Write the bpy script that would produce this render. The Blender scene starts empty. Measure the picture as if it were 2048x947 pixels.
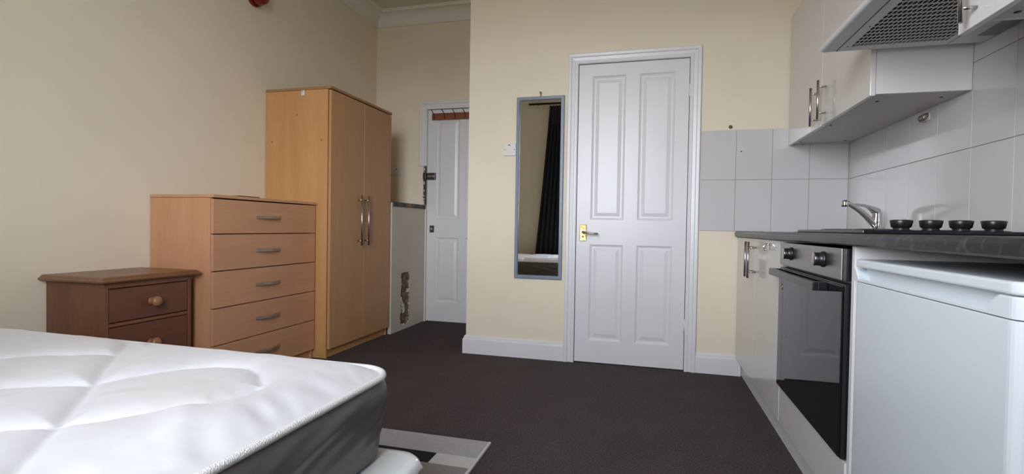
import bpy, bmesh, math, random
import numpy as np
from mathutils import Vector, Matrix, noise
random.seed(7)
C = bpy.context.scene.collection
PI = math.pi

# ------------------------------------------------------------------ materials
def mat(name, col, rough=0.5, metal=0.0, spec=0.5, coat=0.0, bump=0.0, bscale=200.0, var=0.0, vscale=4.0,
        sheen=0.0, stretch=(1, 1, 1)):
    m = bpy.data.materials.new(name); m.use_nodes = True
    n = m.node_tree.nodes; l = m.node_tree.links
    b = n['Principled BSDF']
    b.inputs['Base Color'].default_value = (*col, 1)
    b.inputs['Roughness'].default_value = rough
    b.inputs['Metallic'].default_value = metal
    b.inputs['Specular IOR Level'].default_value = spec
    b.inputs['Coat Weight'].default_value = coat
    b.inputs['Coat Roughness'].default_value = 0.04
    if sheen:
        b.inputs['Sheen Weight'].default_value = sheen
    tc = n.new('ShaderNodeTexCoord')
    mp = n.new('ShaderNodeMapping'); mp.inputs['Scale'].default_value = stretch
    l.new(tc.outputs['Object'], mp.inputs['Vector'])
    if var:
        t = n.new('ShaderNodeTexNoise'); t.inputs['Scale'].default_value = vscale; t.inputs['Detail'].default_value = 5
        l.new(mp.outputs['Vector'], t.inputs['Vector'])
        r = n.new('ShaderNodeValToRGB')
        r.color_ramp.elements[0].position = 0.3; r.color_ramp.elements[1].position = 0.7
        r.color_ramp.elements[0].color = (*[c * (1 - var) for c in col], 1)
        r.color_ramp.elements[1].color = (*[min(1, c * (1 + var)) for c in col], 1)
        l.new(t.outputs['Fac'], r.inputs['Fac']); l.new(r.outputs['Color'], b.inputs['Base Color'])
    if bump:
        t = n.new('ShaderNodeTexNoise'); t.inputs['Scale'].default_value = bscale; t.inputs['Detail'].default_value = 3
        l.new(mp.outputs['Vector'], t.inputs['Vector'])
        bp = n.new('ShaderNodeBump'); bp.inputs['Strength'].default_value = bump; bp.inputs['Distance'].default_value = 0.004
        l.new(t.outputs['Fac'], bp.inputs['Height']); l.new(bp.outputs['Normal'], b.inputs['Normal'])
    return m

def wood(name, c1, c2, axis='z', scale=1.0, rough=0.4, knots=0.0, coat=0.0, contrast=(0.3, 0.75)):
    m = bpy.data.materials.new(name); m.use_nodes = True
    n = m.node_tree.nodes; l = m.node_tree.links
    b = n['Principled BSDF']; b.inputs['Roughness'].default_value = rough
    b.inputs['Coat Weight'].default_value = coat; b.inputs['Coat Roughness'].default_value = 0.25
    tc = n.new('ShaderNodeTexCoord'); mp = n.new('ShaderNodeMapping')
    s = {'x': (1.2, 14, 14), 'y': (14, 1.2, 14), 'z': (14, 14, 1.2)}[axis]
    mp.inputs['Scale'].default_value = [k * scale for k in s]
    l.new(tc.outputs['Object'], mp.inputs['Vector'])
    a = n.new('ShaderNodeTexNoise'); a.inputs['Scale'].default_value = 1.0; a.inputs['Detail'].default_value = 6
    a.inputs['Roughness'].default_value = 0.6; a.inputs['Distortion'].default_value = 0.6
    l.new(mp.outputs['Vector'], a.inputs['Vector'])
    f = n.new('ShaderNodeTexNoise'); f.inputs['Scale'].default_value = 9.0; f.inputs['Detail'].default_value = 3
    l.new(mp.outputs['Vector'], f.inputs['Vector'])
    mx = n.new('ShaderNodeMix'); mx.data_type = 'FLOAT'; mx.inputs[0].default_value = 0.35
    l.new(a.outputs['Fac'], mx.inputs[2]); l.new(f.outputs['Fac'], mx.inputs[3])
    r = n.new('ShaderNodeValToRGB')
    r.color_ramp.elements[0].position = contrast[0]; r.color_ramp.elements[1].position = contrast[1]
    r.color_ramp.elements[0].color = (*c1, 1); r.color_ramp.elements[1].color = (*c2, 1)
    l.new(mx.outputs[0], r.inputs['Fac'])
    out = r.outputs['Color']
    if knots:
        v = n.new('ShaderNodeTexVoronoi'); v.inputs['Scale'].default_value = 3.2
        mp2 = n.new('ShaderNodeMapping')
        mp2.inputs['Scale'].default_value = {'x': (0.6, 1, 1.3), 'y': (1, .6, 1.3), 'z': (1, 1, .7)}[axis]
        l.new(tc.outputs['Object'], mp2.inputs['Vector']); l.new(mp2.outputs['Vector'], v.inputs['Vector'])
        kr = n.new('ShaderNodeValToRGB')
        kr.color_ramp.elements[0].position = 0.03; kr.color_ramp.elements[0].color = (knots, knots, knots, 1)
        kr.color_ramp.elements[1].position = 0.07; kr.color_ramp.elements[1].color = (0, 0, 0, 1)
        l.new(v.outputs['Distance'], kr.inputs['Fac'])
        km = n.new('ShaderNodeMix'); km.data_type = 'RGBA'; km.inputs[7].default_value = (*[c * .25 for c in c1], 1)
        l.new(kr.outputs['Color'], km.inputs[0]); l.new(out, km.inputs[6]); out = km.outputs[2]
    l.new(out, b.inputs['Base Color'])
    bp = n.new('ShaderNodeBump'); bp.inputs['Strength'].default_value = 0.08; bp.inputs['Distance'].default_value = 0.002
    l.new(f.outputs['Fac'], bp.inputs['Height']); l.new(bp.outputs['Normal'], b.inputs['Normal'])
    return m

M = {}
M['wall'] = mat('wall_paint', (0.785, 0.702, 0.552), 0.62, spec=0.3, bump=0.10, bscale=90, var=0.025, vscale=2.5)
M['ceil'] = mat('ceiling_paint', (0.66, 0.62, 0.55), 0.8, spec=0.2, bump=0.05, bscale=120)
M['cornice'] = mat('cornice_plaster', (0.74, 0.72, 0.66), 0.7, spec=0.2)
M['gloss_white'] = mat('white_gloss_paint', (0.73, 0.73, 0.745), 0.33, spec=0.4, bump=0.06, bscale=40, var=0.015)
M['boxing'] = mat('boxing_paint', (0.60, 0.55, 0.47), 0.6, spec=0.3, var=0.04, vscale=3)
M['rubble'] = mat('exposed_masonry', (0.16, 0.12, 0.095), 0.95, bump=0.8, bscale=60, var=0.6, vscale=25)
M['plaster_bit'] = mat('loose_plaster', (0.55, 0.52, 0.48), 0.9, bump=0.5, bscale=80, var=0.2, vscale=60)
M['worn_strip'] = mat('worn_dark_paint', (0.06, 0.06, 0.062), 0.6, bump=0.3, bscale=60, var=0.5, vscale=14)
M['bare_wood'] = mat('bare_wood_patch', (0.22, 0.14, 0.07), 0.7, var=0.3, vscale=20)
M['tile'] = mat('glazed_tile', (0.60, 0.595, 0.60), 0.10, spec=0.5, bump=0.03, bscale=7, var=0.012, vscale=3)
M['grout'] = mat('grout', (0.30, 0.285, 0.27), 0.85, var=0.2, vscale=12)
M['grime'] = mat('grime', (0.16, 0.11, 0.06), 0.8)
M['black'] = mat('black_plastic', (0.012, 0.012, 0.014), 0.35)
M['dark_hole'] = mat('painted_hole_shade', (0.008, 0.008, 0.008), 0.9)  # shade inside holes put into a near-black colour
M['white_plastic'] = mat('white_plastic', (0.72, 0.72, 0.70), 0.35)
M['chrome'] = mat('chrome', (0.75, 0.75, 0.77), 0.08, metal=1.0)
M['steel'] = mat('brushed_steel', (0.52, 0.50, 0.47), 0.28, metal=1.0, bump=0.05, bscale=60, stretch=(1, 1, .05))
M['nickel'] = mat('satin_nickel', (0.42, 0.345, 0.29), 0.38, metal=0.8)
M['oven_steel'] = mat('oven_steel', (0.33, 0.32, 0.315), 0.34, metal=1.0, bump=0.04, bscale=90, stretch=(1, .05, 1))
M['oven_glass'] = mat('oven_black_glass', (0.006, 0.007, 0.009), 0.03, spec=0.5)
M['oven_black'] = mat('oven_black_enamel', (0.010, 0.011, 0.014), 0.25)
M['brass'] = mat('worn_brass', (0.40, 0.26, 0.10), 0.3, metal=1.0, var=0.6, vscale=55, bump=0.5, bscale=60)
M['old_iron'] = mat('old_iron', (0.10, 0.098, 0.095), 0.42, metal=0.8, var=0.35, vscale=60)
M['mirror'] = mat('silvered_glass', (0.82, 0.83, 0.82), 0.005, metal=1.0)
M['mirror_frame'] = mat('grey_blue_frame', (0.185, 0.225, 0.28), 0.35, var=0.08, vscale=20)
M['kitchen'] = mat('kitchen_gloss_white', (0.70, 0.68, 0.665), 0.13, spec=0.5, var=0.01)
M['melamine'] = mat('white_melamine', (0.70, 0.69, 0.68), 0.4, var=0.01)
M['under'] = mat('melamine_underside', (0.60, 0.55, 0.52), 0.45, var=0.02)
M['fridge'] = mat('fridge_enamel', (0.64, 0.69, 0.72), 0.28, spec=0.5)
M['hood'] = mat('hood_enamel', (0.66, 0.66, 0.69), 0.25, spec=0.5)
M['hood_filter'] = mat('hood_filter_metal', (0.56, 0.56, 0.58), 0.4)
M['lens'] = mat('hood_lamp_lens', (0.17, 0.17, 0.18), 0.3)
M['seam'] = mat('hood_seam_dark', (0.05, 0.05, 0.055), 0.7)  # dark tone of the hood's seam lines and rivets
M['sink'] = mat('sink_steel', (0.55, 0.55, 0.56), 0.25, metal=1.0)
M['red'] = mat('red_plastic', (0.20, 0.004, 0.012), 0.3, coat=0.3)
M['curtain'] = mat('navy_curtain', (0.010, 0.011, 0.020), 0.85, sheen=0.15, bump=0.2, bscale=300)
M['curtain_head'] = mat('curtain_header', (0.035, 0.033, 0.042), 0.8, bump=0.3, bscale=200)
M['pole'] = mat('dark_pole', (0.03, 0.022, 0.018), 0.5)
M['rug_grey'] = mat('rug_grey', (0.45, 0.43, 0.435), 0.95, bump=0.6, bscale=500, var=0.06, vscale=60)
M['rug_dark'] = mat('rug_taupe', (0.30, 0.275, 0.27), 0.95, bump=0.6, bscale=500, var=0.06, vscale=60)
M['rug_black'] = mat('rug_black', (0.006, 0.006, 0.008), 0.95, bump=0.6, bscale=500)
M['rug_cream'] = mat('rug_cream', (0.66, 0.64, 0.62), 0.95, bump=0.6, bscale=500, var=0.04, vscale=60)
M['base_brown'] = mat('bed_base_brown', (0.11, 0.075, 0.06), 0.9, bump=0.4, bscale=300, var=0.1, vscale=40)
M['wrap'] = mat('white_plastic_wrap', (0.72, 0.75, 0.75), 0.22, bump=0.35, bscale=22, var=0.03, vscale=9)
M['piping'] = mat('white_piping', (0.74, 0.73, 0.71), 0.6, bump=0.8, bscale=350)
M['beech'] = wood('beech_wardrobe', (0.50, 0.25, 0.090), (0.62, 0.345, 0.140), 'z', 1.0, 0.36)
M['beech_door'] = wood('beech_wardrobe_door', (0.44, 0.235, 0.110), (0.53, 0.305, 0.150), 'z', 1.0, 0.4)
M['beech_edge'] = wood('beech_edge', (0.30, 0.16, 0.065), (0.40, 0.225, 0.10), 'y', 1.0, 0.4)
M['chest'] = wood('beech_chest', (0.50, 0.245, 0.125), (0.61, 0.325, 0.175), 'z', 0.8, 0.38)
M['chest_front'] = wood('beech_chest_front', (0.47, 0.235, 0.125), (0.57, 0.300, 0.165), 'y', 0.8, 0.4)
M['pine'] = wood('stained_pine', (0.120, 0.046, 0.022), (0.235, 0.095, 0.042), 'z', 0.7, 0.42, knots=0.85)
M['pine_front'] = wood('stained_pine_front', (0.100, 0.035, 0.020), (0.18, 0.065, 0.034), 'y', 0.7, 0.38)
M['pine_top'] = wood('stained_pine_top', (0.15, 0.065, 0.028), (0.26, 0.125, 0.055), 'y', 0.7, 0.33)
M['pine_knob'] = wood('pine_knob', (0.26, 0.115, 0.055), (0.36, 0.17, 0.085), 'x', 2.0, 0.33)
M['rail_wood'] = wood('coat_rail_wood', (0.16, 0.045, 0.018), (0.30, 0.09, 0.035), 'x', 2.0, 0.4)

def carpet_mat():
    m = bpy.data.materials.new('brown_carpet'); m.use_nodes = True
    n = m.node_tree.nodes; l = m.node_tree.links; b = n['Principled BSDF']
    b.inputs['Roughness'].default_value = 0.97; b.inputs['Specular IOR Level'].default_value = 0.1
    tc = n.new('ShaderNodeTexCoord')
    a = n.new('ShaderNodeTexNoise'); a.inputs['Scale'].default_value = 160; a.inputs['Detail'].default_value = 3
    g = n.new('ShaderNodeTexNoise'); g.inputs['Scale'].default_value = 4; g.inputs['Detail'].default_value = 4
    mp = n.new('ShaderNodeMapping'); mp.inputs['Rotation'].default_value = (0, 0, 0.9)
    w = n.new('ShaderNodeTexWave'); w.inputs['Scale'].default_value = 38; w.inputs['Distortion'].default_value = 2.5
    w.inputs['Detail'].default_value = 2; w.inputs['Detail Scale'].default_value = 6
    l.new(tc.outputs['Object'], mp.inputs['Vector']); l.new(mp.outputs['Vector'], w.inputs['Vector'])
    for t in (a, g): l.new(tc.outputs['Object'], t.inputs['Vector'])
    r = n.new('ShaderNodeValToRGB'); r.color_ramp.elements[0].position = 0.3; r.color_ramp.elements[1].position = 0.72
    r.color_ramp.elements[0].color = (0.037, 0.030, 0.029, 1); r.color_ramp.elements[1].color = (0.143, 0.119, 0.115, 1)
    x = n.new('ShaderNodeMix'); x.data_type = 'FLOAT'; x.inputs[0].default_value = 0.3
    l.new(a.outputs['Fac'], x.inputs[2]); l.new(w.outputs['Fac'], x.inputs[3]); l.new(x.outputs[0], r.inputs['Fac'])
    r2 = n.new('ShaderNodeValToRGB'); r2.color_ramp.elements[0].color = (0.8, 0.78, 0.78, 1); r2.color_ramp.elements[1].color = (1.15, 1.12, 1.12, 1)
    l.new(g.outputs['Fac'], r2.inputs['Fac'])
    mu = n.new('ShaderNodeMix'); mu.data_type = 'RGBA'; mu.blend_type = 'MULTIPLY'; mu.inputs[0].default_value = 1
    l.new(r.outputs['Color'], mu.inputs[6]); l.new(r2.outputs['Color'], mu.inputs[7]); l.new(mu.outputs[2], b.inputs['Base Color'])
    bp = n.new('ShaderNodeBump'); bp.inputs['Strength'].default_value = 0.7; bp.inputs['Distance'].default_value = 0.006
    l.new(x.outputs[0], bp.inputs['Height']); l.new(bp.outputs['Normal'], b.inputs['Normal'])
    return m
M['carpet'] = carpet_mat()

def worktop_mat():
    m = mat('worktop_laminate', (0.026, 0.029, 0.034), 0.30, spec=0.4)
    n = m.node_tree.nodes; l = m.node_tree.links; b = n['Principled BSDF']
    tc = n.new('ShaderNodeTexCoord')
    t = n.new('ShaderNodeTexNoise'); t.inputs['Scale'].default_value = 34; t.inputs['Detail'].default_value = 6; t.inputs['Distortion'].default_value = 1.2
    l.new(tc.outputs['Object'], t.inputs['Vector'])
    r = n.new('ShaderNodeValToRGB')
    r.color_ramp.elements[0].position = 0.55; r.color_ramp.elements[0].color = (0.011, 0.0125, 0.016, 1)
    r.color_ramp.elements[1].position = 0.85; r.color_ramp.elements[1].color = (0.09, 0.10, 0.11, 1)
    l.new(t.outputs['Fac'], r.inputs['Fac']); l.new(r.outputs['Color'], b.inputs['Base Color'])
    return m
M['worktop'] = worktop_mat()

def ticking_mat():
    m = mat('white_damask_ticking', (0.76, 0.755, 0.765), 0.40, spec=0.5, sheen=0.25)
    n = m.node_tree.nodes; l = m.node_tree.links; b = n['Principled BSDF']
    tc = n.new('ShaderNodeTexCoord')
    t = n.new('ShaderNodeTexNoise'); t.inputs['Scale'].default_value = 6; t.inputs['Detail'].default_value = 2; t.inputs['Distortion'].default_value = 3
    l.new(tc.outputs['Object'], t.inputs['Vector'])
    r = n.new('ShaderNodeValToRGB'); r.color_ramp.elements[0].position = 0.47; r.color_ramp.elements[1].position = 0.53
    r.color_ramp.elements[0].color = (0.610, 0.602, 0.607, 1); r.color_ramp.elements[1].color = (0.632, 0.624, 0.629, 1)
    l.new(t.outputs['Fac'], r.inputs['Fac'])
    s = n.new('ShaderNodeTexNoise'); s.inputs['Scale'].default_value = 3.1; s.inputs['Detail'].default_value = 3
    l.new(tc.outputs['Object'], s.inputs['Vector'])
    r3 = n.new('ShaderNodeValToRGB'); r3.color_ramp.elements[0].position = 0.60; r3.color_ramp.elements[1].position = 0.72
    r3.color_ramp.elements[0].color = (1, 1, 1, 1); r3.color_ramp.elements[1].color = (0.93, 0.90, 0.87, 1)
    l.new(s.outputs['Fac'], r3.inputs['Fac'])
    mu = n.new('ShaderNodeMix'); mu.data_type = 'RGBA'; mu.blend_type = 'MULTIPLY'; mu.inputs[0].default_value = 1
    l.new(r.outputs['Color'], mu.inputs[6]); l.new(r3.outputs['Color'], mu.inputs[7]); l.new(mu.outputs[2], b.inputs['Base Color'])
    rr = n.new('ShaderNodeMapRange'); rr.inputs[3].default_value = 0.32; rr.inputs[4].default_value = 0.46
    l.new(t.outputs['Fac'], rr.inputs[0]); l.new(rr.outputs[0], b.inputs['Roughness'])
    w = n.new('ShaderNodeTexNoise'); w.inputs['Scale'].default_value = 9; w.inputs['Detail'].default_value = 5
    l.new(tc.outputs['Object'], w.inputs['Vector'])
    bp = n.new('ShaderNodeBump'); bp.inputs['Strength'].default_value = 0.18; bp.inputs['Distance'].default_value = 0.006
    l.new(w.outputs['Fac'], bp.inputs['Height']); l.new(bp.outputs['Normal'], b.inputs['Normal'])
    return m
M['ticking'] = ticking_mat()
M['border'] = mat('grey_mattress_border', (0.135, 0.125, 0.115), 0.36, spec=0.35, bump=0.5, bscale=7, stretch=(1.0, 1.0, 3.2))

def glass_mat():
    m = bpy.data.materials.new('window_glass'); m.use_nodes = True
    n = m.node_tree.nodes; l = m.node_tree.links
    n.remove(n['Principled BSDF'])
    t = n.new('ShaderNodeBsdfTransparent'); g = n.new('ShaderNodeBsdfGlossy'); g.inputs['Roughness'].default_value = 0.01
    x = n.new('ShaderNodeMixShader'); x.inputs[0].default_value = 0.06
    l.new(t.outputs[0], x.inputs[1]); l.new(g.outputs[0], x.inputs[2]); l.new(x.outputs[0], n['Material Output'].inputs['Surface'])
    return m
M['glass'] = glass_mat()

# ------------------------------------------------------------------ builders
ROOTLOC = {}
def thing(name, loc, label=None, cat=None, group=None, kind=None):
    o = bpy.data.objects.new(name, None); C.objects.link(o); o.location = loc
    o.empty_display_size = 0.05
    ROOTLOC[o.name] = Vector(loc)
    if label: o['label'] = label
    if cat: o['category'] = cat
    if group: o['group'] = group
    if kind: o['kind'] = kind
    return o

def rootloc(o):
    while o.parent is not None: o = o.parent
    return ROOTLOC.get(o.name, Vector((0, 0, 0)))

class MB:
    def __init__(s):
        s.bm = bmesh.new(); s.mi = 0
    def face(s, pts, smooth=False):
        f = s.bm.faces.new([s.bm.verts.new(p) for p in pts]); f.material_index = s.mi; f.smooth = smooth; return s
    def box(s, x0, x1, y0, y1, z0, z1):
        v = [s.bm.verts.new((x, y, z)) for x in (x0, x1) for y in (y0, y1) for z in (z0, z1)]
        for q in ((0, 1, 3, 2), (4, 6, 7, 5), (0, 4, 5, 1), (2, 3, 7, 6), (0, 2, 6, 4), (1, 5, 7, 3)):
            f = s.bm.faces.new([v[i] for i in q]); f.material_index = s.mi
        return s
    def prism(s, poly, axis, a, b, smooth=False):
        """poly: 2D points in the plane across `axis`; extruded from a to b"""
        def P(u, v, t): return {'x': (t, u, v), 'y': (u, t, v), 'z': (u, v, t)}[axis]
        A = [s.bm.verts.new(P(u, v, a)) for u, v in poly]; B = [s.bm.verts.new(P(u, v, b)) for u, v in poly]
        n = len(poly)
        for i in range(n):
            f = s.bm.faces.new((A[i], A[(i + 1) % n], B[(i + 1) % n], B[i])); f.material_index = s.mi; f.smooth = smooth
        for L in (A, B):
            f = s.bm.faces.new(L); f.material_index = s.mi
        return s
    def lathe(s, origin, axis, prof, seg=24):
        """prof: (distance along axis, radius)"""
        ax = Vector(axis).normalized(); u = ax.orthogonal().normalized(); w = ax.cross(u); o = Vector(origin)
        rings = []
        for d, r in prof:
            if r < 1e-6: rings.append([s.bm.verts.new(o + ax * d)])
            else: rings.append([s.bm.verts.new(o + ax * d + (u * math.cos(2 * PI * k / seg) + w * math.sin(2 * PI * k / seg)) * r) for k in range(seg)])
        for A, B in zip(rings, rings[1:]):
            for k in range(seg):
                k2 = (k + 1) % seg
                if len(A) == 1 and len(B) == 1: continue
                if len(A) == 1: q = (A[0], B[k2], B[k])
                elif len(B) == 1: q = (A[k], A[k2], B[0])
                else: q = (A[k], A[k2], B[k2], B[k])
                f = s.bm.faces.new(q); f.smooth = True; f.material_index = s.mi
        for R in (rings[0], rings[-1]):
            if len(R) > 1:
                f = s.bm.faces.new(R); f.material_index = s.mi
        return s
    def cyl(s, p0, p1, r, seg=16):
        p0 = Vector(p0); p1 = Vector(p1); d = (p1 - p0).length
        return s.lathe(p0, p1 - p0, [(0, r), (d, r)], seg)
    def tube(s, pts, r, seg=10, closed=False):
        pts = [Vector(p) for p in pts]; n = len(pts); rings = []
        up = Vector((0, 0, 1))
        for i, p in enumerate(pts):
            if closed: t = (pts[(i + 1) % n] - pts[i - 1])
            else: t = pts[min(i + 1, n - 1)] - pts[max(i - 1, 0)]
            t.normalize()
            u = t.cross(up)
            if u.length < 0.05: u = t.cross(Vector((1, 0, 0)))
            u.normalize(); w = u.cross(t)
            rr = r[i] if isinstance(r, (list, tuple)) else r
            rings.append([s.bm.verts.new(p + (u * math.cos(2 * PI * k / seg) + w * math.sin(2 * PI * k / seg)) * rr) for k in range(seg)])
        m = n if closed else n - 1
        for i in range(m):
            A = rings[i]; B = rings[(i + 1) % n]
            for k in range(seg):
                f = s.bm.faces.new((A[k], A[(k + 1) % seg], B[(k + 1) % seg], B[k])); f.smooth = True; f.material_index = s.mi
        if not closed:
            for R in (rings[0], rings[-1]):
                f = s.bm.faces.new(R); f.material_index = s.mi
        return s
    def sweep(s, path, offs, hdir, prof, closed=False, smooth=False):
        """profile (d,h): d along each point's offset direction, h along hdir; mitred"""
        h = Vector(hdir); R = []
        for p, o in zip(path, offs):
            R.append([s.bm.verts.new(Vector(p) + Vector(o) * d + h * e) for d, e in prof])
        n = len(path); k = len(prof)
        for i in range(n if closed else n - 1):
            A = R[i]; B = R[(i + 1) % n]
            for j in range(k):
                f = s.bm.faces.new((A[j], A[(j + 1) % k], B[(j + 1) % k], B[j])); f.material_index = s.mi; f.smooth = smooth
        if not closed:
            for Q in (R[0], R[-1]):
                f = s.bm.faces.new(Q); f.material_index = s.mi
        return s
    def build(s, name, mats, parent=None, bevel=0.0, seg=2, label=None, merge=False):
        if not isinstance(mats, (list, tuple)): mats = [mats]
        if merge: bmesh.ops.remove_doubles(s.bm, verts=s.bm.verts, dist=1e-5)
        bmesh.ops.recalc_face_normals(s.bm, faces=s.bm.faces)
        me = bpy.data.meshes.new(name)
        if parent is not None:
            bmesh.ops.translate(s.bm, verts=s.bm.verts, vec=-rootloc(parent))
        s.bm.to_mesh(me); s.bm.free()
        for m in mats: me.materials.append(m)
        o = bpy.data.objects.new(name, me); C.objects.link(o)
        if parent is not None: o.parent = parent
        if bevel:
            b = o.modifiers.new('bevel', 'BEVEL'); b.width = bevel; b.segments = seg; b.limit_method = 'ANGLE'; b.angle_limit = 0.6
        if label: o['label'] = label
        return o

def structure(o):
    o['kind'] = 'structure'; return o
def tag(o, label, cat, group=None):
    o['label'] = label; o['category'] = cat
    if group: o['group'] = group
    return o

# ------------------------------------------------------------------ room dimensions (metres)
L, R, YA, YB, XC, Y0, ZC = -2.541, 1.1212, 4.383, 3.383, -1.235, -0.12, 2.885

# floor and ceiling
structure(MB().box(L - .1, R + .1, Y0 - .3, YA + .2, -.1, 0).build('floor', M['carpet'], merge=False))
structure(MB().box(L - .1, R + .1, Y0 - .3, YA + .2, ZC, ZC + .1).build('ceiling', M['ceil']))
# walls
structure(MB().box(L - .12, L, Y0 - .3, YA + .12, 0, ZC).build('wall_left', M['wall']))
structure(MB().box(R, R + .12, Y0 - .3, YB + .2, 0, ZC).build('wall_right', M['wall']))
# door wall with the opening of door 1
D1 = dict(x0=-0.467, x1=0.2245, z0=0.006, z1=1.966)
w = MB()
o0, o1, oz = D1['x0'] - .004, D1['x1'] + .004, D1['z1'] + .004
w.box(XC, o0, YB, YB + .07, 0, ZC).box(o1, R, YB, YB + .07, 0, ZC).box(o0, o1, YB, YB + .07, oz, ZC).box(XC, R, YB + .07, YB + .2, 0, ZC)
wb = structure(w.build('wall_back', M['wall']))
structure(MB().box(XC, XC + .1, YB + .2, YA + .2, 0, ZC).build('wall_alcove_side', M['wall']))
D2 = dict(x0=-2.003, x1=-1.312, z0=0.006, z1=1.962)
w = MB(); o0, o1, oz = D2['x0'] - .004, D2['x1'] + .004, D2['z1'] + .004
w.box(L, o0, YA, YA + .07, 0, ZC).box(o1, XC, YA, YA + .07, 0, ZC).box(o0, o1, YA, YA + .07, oz, ZC).box(L, XC, YA + .07, YA + .2, 0, ZC)
wa = structure(w.build('wall_alcove', M['wall']))
# window wall behind the camera
WX0, WX1, WZ0, WZ1 = -1.10, -0.12, 0.84, 2.46
w = MB()
w.box(L, WX0, Y0 - .25, Y0, 0, ZC).box(WX1, R, Y0 - .25, Y0, 0, ZC).box(WX0, WX1, Y0 - .25, Y0, 0, WZ0).box(WX0, WX1, Y0 - .25, Y0, WZ1, ZC)
structure(w.build('wall_window', M['wall']))
# window: two sashes with glass
win = thing('window_1', ((WX0 + WX1) / 2, Y0 - .15, WZ0), kind='structure')
f = MB(); ya, yb = Y0 - .2, Y0 - .13
f.box(WX0, WX0 + .06, ya, yb, WZ0, WZ1).box(WX1 - .06, WX1, ya, yb, WZ0, WZ1).box(WX0 + .06, WX1 - .06, ya, yb, WZ0, WZ0 + .07).box(WX0 + .06, WX1 - .06, ya, yb, WZ1 - .06, WZ1)
f.box(WX0 + .06, WX1 - .06, ya + .01, yb - .01, 1.68, 1.73)
f.build('frame', M['gloss_white'], win, bevel=.004)
MB().box(WX0 + .06, WX1 - .06, Y0 - .168, Y0 - .164, WZ0 + .07, WZ1 - .06).build('pane', M['glass'], win)
MB().box(WX0 + .001, WX1 - .001, Y0 - .12, Y0 + .02, WZ0 - .0, WZ0 + .02).build('sill', M['gloss_white'], win, bevel=.004)

# cornice all round the room
cx = [(0, 0), (0, -.128), (.012, -.128), (.014, -.116)]
for k in range(9):
    a = k / 8 * PI / 2
    cx.append((.014 + .088 * (1 - math.cos(a)) , -.116 + .092 * math.sin(a)))
cx += [(.112, -.024), (.114, -.010), (.122, -.008), (.122, 0)]
path = [(L, Y0, ZC), (L, YA, ZC), (XC, YA, ZC), (XC, YB, ZC), (R, YB, ZC), (R, Y0, ZC)]
offs = [(1, 1, 0), (1, -1, 0), (-1, -1, 0), (-1, -1, 0), (-1, -1, 0), (-1, 1, 0)]
structure(MB().sweep(path, offs, (0, 0, 1), cx, closed=True).build('trim_1', M['cornice']))

# skirting boards
sk = [(0, 0), (.019, 0), (.019, .098), (.016, .104), (.012, .108), (.012, .116), (.006, .125), (0, .125)]
structure(MB().sweep([(XC, YA, 0), (XC, YB, 0), (-.537, YB, 0)], [(-1, 0, 0), (-1, -1, 0), (0, -1, 0)], (0, 0, 1), sk).build('baseboard_back', M['gloss_white']))
structure(MB().sweep([(.294, YB, 0), (.558, YB, 0)], [(0, -1, 0), (0, -1, 0)], (0, 0, 1), sk).build('baseboard_kitchen', M['gloss_white']))
structure(MB().sweep([(L, Y0, 0), (L, 1.55, 0)], [(1, 0, 0), (1, 0, 0)], (0, 0, 1), sk).build('baseboard_left', M['gloss_white']))

# architraves
def arch_prof(wd):
    s = wd / .072
    return [(0, 0), (0, .014), (.006 * s, .018), (.020 * s, .018), (.024 * s, .013), (.044 * s, .016), (.050 * s, .022), (.066 * s, .024), (.072 * s, .020), (.072 * s, 0)]
x0, x1, z1 = D1['x0'] - .003, D1['x1'] + .003, D1['z1'] + .003
structure(MB().sweep([(x0, YB, 0), (x0, YB, z1), (x1, YB, z1), (x1, YB, 0)], [(-1, 0, 0), (-1, 0, 1), (1, 0, 1), (1, 0, 0)], (0, -1, 0), arch_prof(.068)).build('trim_2', M['gloss_white']))
x0, x1, z1 = D2['x0'] - .006, D2['x1'] + .004, D2['z1'] + .004
structure(MB().sweep([(x0, YA, 1.446), (x0, YA, z1), (x1, YA, z1), (x1, YA, 0)], [(-1, 0, 0), (-1, 0, 1), (1, 0, 1), (1, 0, 0)], (0, -1, 0), arch_prof(.072)).build('trim_3', M['gloss_white']))

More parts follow.
